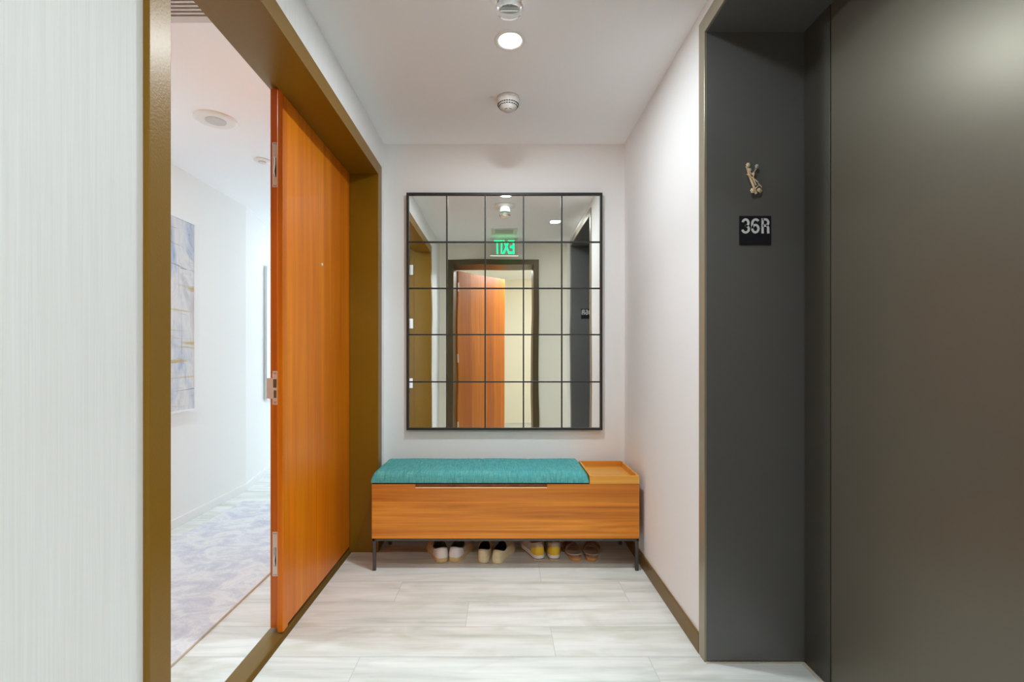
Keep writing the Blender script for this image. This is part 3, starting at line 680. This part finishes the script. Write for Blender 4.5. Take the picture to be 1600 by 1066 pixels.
# ------------------------------------------------------------------ ceiling fittings
def ring_light(name, label, x, y, z, R, r, lit=True, group=None):
    t = thing(name, label, 'ceiling light', (x, y, z), 0, group)
    bm = BM(); lathe(bm, [(R, 0), (R, -0.003), (R - 0.004, -0.005), (r + 0.004, -0.004), (r, -0.001), (r, 0)]); obj('trim_ring', bm, 'white_plastic', t, True)
    bm = BM(); lathe(bm, [(0, -0.0015), (r, -0.0015), (r, -0.0005), (0, -0.0005)]); obj('lens', bm, 'lamp' if lit else 'white_plastic', t, True); return t
ring_light('recessed_downlight', 'lit round recessed downlight in the hall ceiling', 0.038, 2.15, CZ, 0.073, 0.052)
t = thing('recessed_downlight', 'lit square recessed downlight beside the lift door, seen in the mirror', 'ceiling light', (0.575, 1.31, CZ))
bm = BM()
for b in ((-.066, .066, -.066, -.05), (-.066, .066, .05, .066), (-.066, -.05, -.05, .05), (.05, .066, -.05, .05)): box(bm, b[0], b[1], b[2], b[3], -0.004, 0)
obj('trim_ring', bm, 'steel', t)
bm = BM(); lathe(bm, [(0, -0.002), (0.052, -0.002), (0.052, -0.0005), (0, -0.0005)]); obj('lens', bm, 'lamp', t, True)
# smoke detector
t = thing('smoke_detector', 'white domed smoke detector on the ceiling near the back wall', 'smoke detector', (PX(794, 0.82), 0.822 * D, CZ))
bm = BM(); lathe(bm, [(0.0, 0), (0.064, 0), (0.066, -0.003), (0.066, -0.012), (0.061, -0.015)]); obj('base', bm, 'off_plastic', t, True)
bm = BM(); lathe(bm, [(0.060, -0.013), (0.064, -0.018), (0.060, -0.034), (0.050, -0.050), (0.036, -0.064), (0.024, -0.073), (0.012, -0.076), (0, -0.076)]); obj('cover', bm, 'off_plastic', t, True)
bm = BM()
for ringr, ringz, n in ((0.0575, -0.040, 26), (0.0508, -0.0495, 22)):
    for k in range(n):
        a = 2 * PI * k / n; c = Vector((ringr * math.cos(a), ringr * math.sin(a), ringz))
        bmesh.ops.create_cube(bm, size=1, matrix=Matrix.Translation(c) @ Matrix.Rotation(a, 4, 'Z') @ Matrix.Rotation(0.55, 4, 'Y') @ Matrix.Diagonal((0.003, 0.009, 0.0045, 1)))
obj('vent_slots', bm, 'slot', t)
bm = BM()
for a0 in (-2.3, -1.4):
    tube(bm, [(0.028 * math.cos(a0 + k * .1), 0.028 * math.sin(a0 + k * .1), -0.071) for k in range(7)], 0.0014, 6)
obj('vent_arc', bm, 'slot', t)
# strobe
t = thing('fire_alarm_strobe', 'white ceiling alarm strobe with a clear lens at the top edge of the photo', 'alarm', (PX(796, 0.575), 0.575 * D, CZ))
bm = BM(); lathe(bm, [(0, 0), (0.105, 0), (0.105, -0.004), (0.098, -0.010), (0.05, -0.016), (0, -0.016)]); obj('base', bm, 'white_plastic', t, True)
bm = BM(); lathe(bm, [(0, -0.016), (0.050, -0.016), (0.052, -0.05), (0.048, -0.062), (0, -0.062)]); obj('body', bm, 'white_plastic', t, True)
bm = BM(); lathe(bm, [(0, -0.078), (0.053, -0.078), (0.055, -0.086), (0.050, -0.096), (0.045, -0.1), (0, -0.1)]); obj('clear_lens', bm, mat('strobe lens', (1, 1, 1), 0.08, trans=0.95, ior=1.3), t, True)
bm = BM(); box(bm, -0.035, 0.035, -0.010, 0.010, -0.0775, -0.063, 0.002)
for k in range(5): cyl(bm, (-0.028 + 0.014 * k, -0.018, -0.075), 0.002, 0.012, 8)
obj('flash_tube', bm, 'steel', t)
ring_light('recessed_downlight', 'added round fill light in the rear room, unseen behind the camera', 0.30, -0.98, CZ, 0.095, 0.075)  # fixture made up to house the doorway fill
# ceiling vent seen in the mirror
def vent(label, x, y, z, W_, L_, iw, il, n, m='off_plastic'):
    t = thing('ceiling_vent', label, 'air vent', (x, y, z))
    bm = BM(); a, b, c, d = W_ / 2, L_ / 2, iw / 2, il / 2
    for q in ((-a, a, -b, -d), (-a, a, d, b), (-a, -c, -d, d), (c, a, -d, d)): box(bm, *q, -0.004, 0)
    obj('frame', bm, m, t)
    bm = BM(); box(bm, -c, c, -d, d, -0.0015, -0.0004); obj('backing', bm, 'slot', t)
    for k in range(n):
        yy = -d + il * (k + 0.5) / n; bm = BM(); box(bm, -c, c, yy - il / n * 0.24, yy + il / n * 0.24, -0.010, -0.002); obj('slat', bm, m, t)
vent('square white ceiling vent in front of the exit sign, seen in the mirror', 0.03, 0.92, CZ, 0.30, 0.26, 0.21, 0.17, 5)
vent('white slatted air vent in the corridor ceiling beyond the open doorway', -1.35, 1.56, 2.65, 0.56, 0.80, 0.50, 0.74, 36)
# round speaker in corridor ceiling, small round fitting beyond
t = thing('ceiling_speaker', 'round white speaker in the corridor ceiling beyond the doorway', 'speaker', (PX(337, .865), .865 * D, 2.65))
bm = BM(); lathe(bm, [(0, 0), (0.113, 0), (0.113, -0.004), (0.106, -0.009), (0.09, -0.011), (0.07, -0.010), (0, -0.010)]); obj('rim', bm, 'white_plastic', t, True)
bm = BM(); lathe(bm, [(0, -0.0105), (0.055, -0.0105), (0.055, -0.012), (0, -0.013)]); obj('grille', bm, mat('speaker grille', s2l(205, 205, 205), 0.7), t, True)
t = thing('ceiling_sensor', 'small round white ceiling fitting beside the upper corner of the door', 'ceiling fitting', (PX(408, 1.04), 1.045 * D, 2.65))
bm = BM(); lathe(bm, [(0, 0), (0.055, 0), (0.055, -0.008), (0.048, -0.012), (0, -0.012)]); obj('cover', bm, 'white_plastic', t, True)
bm = BM(); lathe(bm, [(0, -0.012), (0.026, -0.012), (0.024, -0.018), (0, -0.02)]); obj('centre', bm, 'off_plastic', t, True)
ring_light('recessed_downlight', 'added round fill light over the corridor rug, hidden from view', -1.75, 2.20, 2.65, 0.075, 0.055)  # made-up housing for the near corridor fill
ring_light('recessed_downlight', 'added round fill light deep in the corridor, hidden by the door leaf', -1.75, 5.2, 2.65, 0.075, 0.055)  # made-up housing for the deep corridor fill
t = thing('added_fill_panel', 'added square fill light in the rear room, unseen behind the doorway', 'ceiling light', (0.85, -0.75, CZ))  # glowing panel added to carry the rear-room fill
bm = BM(); box(bm, -0.27, 0.27, -0.27, 0.27, -0.012, 0); obj('frame', bm, 'white_plastic', t)
bm = BM(); box(bm, -0.25, 0.25, -0.25, 0.25, -0.014, -0.0121); obj('diffuser', bm, mat('added fill diffuser', (1, 1, 1), 0.4, emit=(1, .97, .92), es=2), t)
# exit sign facing the mirror
ey = 0.19 * D
t = thing('exit_sign', 'clear hanging panel with green lit EXIT letters, seen reversed in the mirror', 'exit sign', (PX(788, 1) * 1.81 / 1, ey, CZ))
t.location.x = (788 - VX) * 1.81 * D / F
bm = BM(); box(bm, -0.17, 0.17, -0.03, 0.03, -0.012, 0, 0.002); obj('canopy', bm, 'white_plastic', t)
bm = BM(); box(bm, -0.165, 0.165, -0.003, 0.003, -0.215, -0.012); obj('panel', bm, 'acrylic', t)
bm = BM(); box(bm, -0.17, 0.17, -0.005, 0.005, -0.222, -0.215, 0.001); obj('bottom_rail', bm, mat('lit panel edge', (0.9, 1, 0.95), 0.3, emit=(0.8, 1, 0.9), es=0.6), t)
put_text('lettering', 'EXIT', 0.245, 0.165, 'exit', t, (0, 0.0048, -0.112), (PI / 2, 0, PI), 0.0012)

# ------------------------------------------------------------------ corridor furnishing
rug = thing('runner_rug', 'pale lavender and cream runner rug on the corridor floor', 'rug', (-1.775, 2.75, 0))
bm = BM(); n1_, n2_ = 30, 120; hw, hl = 0.445, 1.28
G = [[bm.verts.new((-hw + 2 * hw * i / n1_, -hl + 2 * hl * j / n2_, 0.011 + 0.001 * random.random())) for j in range(n2_ + 1)] for i in range(n1_ + 1)]
for i in range(n1_):
    for j in range(n2_): bm.faces.new((G[i][j], G[i + 1][j], G[i + 1][j + 1], G[i][j + 1]))
obj('pile', bm, 'rug', rug, True)
bm = BM(); box(bm, -hw - 0.003, hw + 0.003, -hl - 0.003, hl + 0.003, 0.0005, 0.0108, 0.001); obj('binding', bm, 'rug_edge', rug)
def picture(name, label, cat, p0, p1, z0, z1, m, framem, fw=0.012, dep=0.035):
    """on a wall running from p0 to p1; normal to the right of p1->p0"""
    a, b = Vector(p0), Vector(p1); L_ = (b - a).length; ang = math.atan2(b.y - a.y, b.x - a.x); c = (a + b) / 2
    t = thing(name, label, cat, (c.x, c.y, z0), ang); h = z1 - z0; w_ = L_ / 2
    bm = BM()
    for q in ((-w_, -w_ + fw, 0, h), (w_ - fw, w_, 0, h), (-w_ + fw, w_ - fw, 0, fw), (-w_ + fw, w_ - fw, h - fw, h)): box(bm, q[0], q[1], -dep, -0.001, q[2], q[3])
    obj('frame', bm, framem, t)
    bm = BM(); box(bm, -w_ + fw, w_ - fw, -dep + 0.006, -0.002, fw, h - fw); o = obj('canvas', bm, m, t)
    return t
M['canvas_m'] = M['canvas']
picture('painting', 'tall abstract painting in grey, blue and yellow strokes on the corridor wall', 'painting', (IX, 2.79), (IX, 3.61), 0.842, 2.272, 'canvas', 'white_trim')
dx, dy = -0.68, 3.47; ll = math.hypot(dx, dy); ux, uy = dx / ll, dy / ll
q0 = 0.55
picture('framed_picture', 'narrow framed picture on the angled corridor wall beside the door edge', 'picture', (IX + ux * q0, 4.38 + uy * q0), (IX + ux * (q0 + 0.7), 4.38 + uy * (q0 + 0.7)), 0.80, 2.2, mat('pale print', s2l(228, 230, 234), 0.6), 'silver')
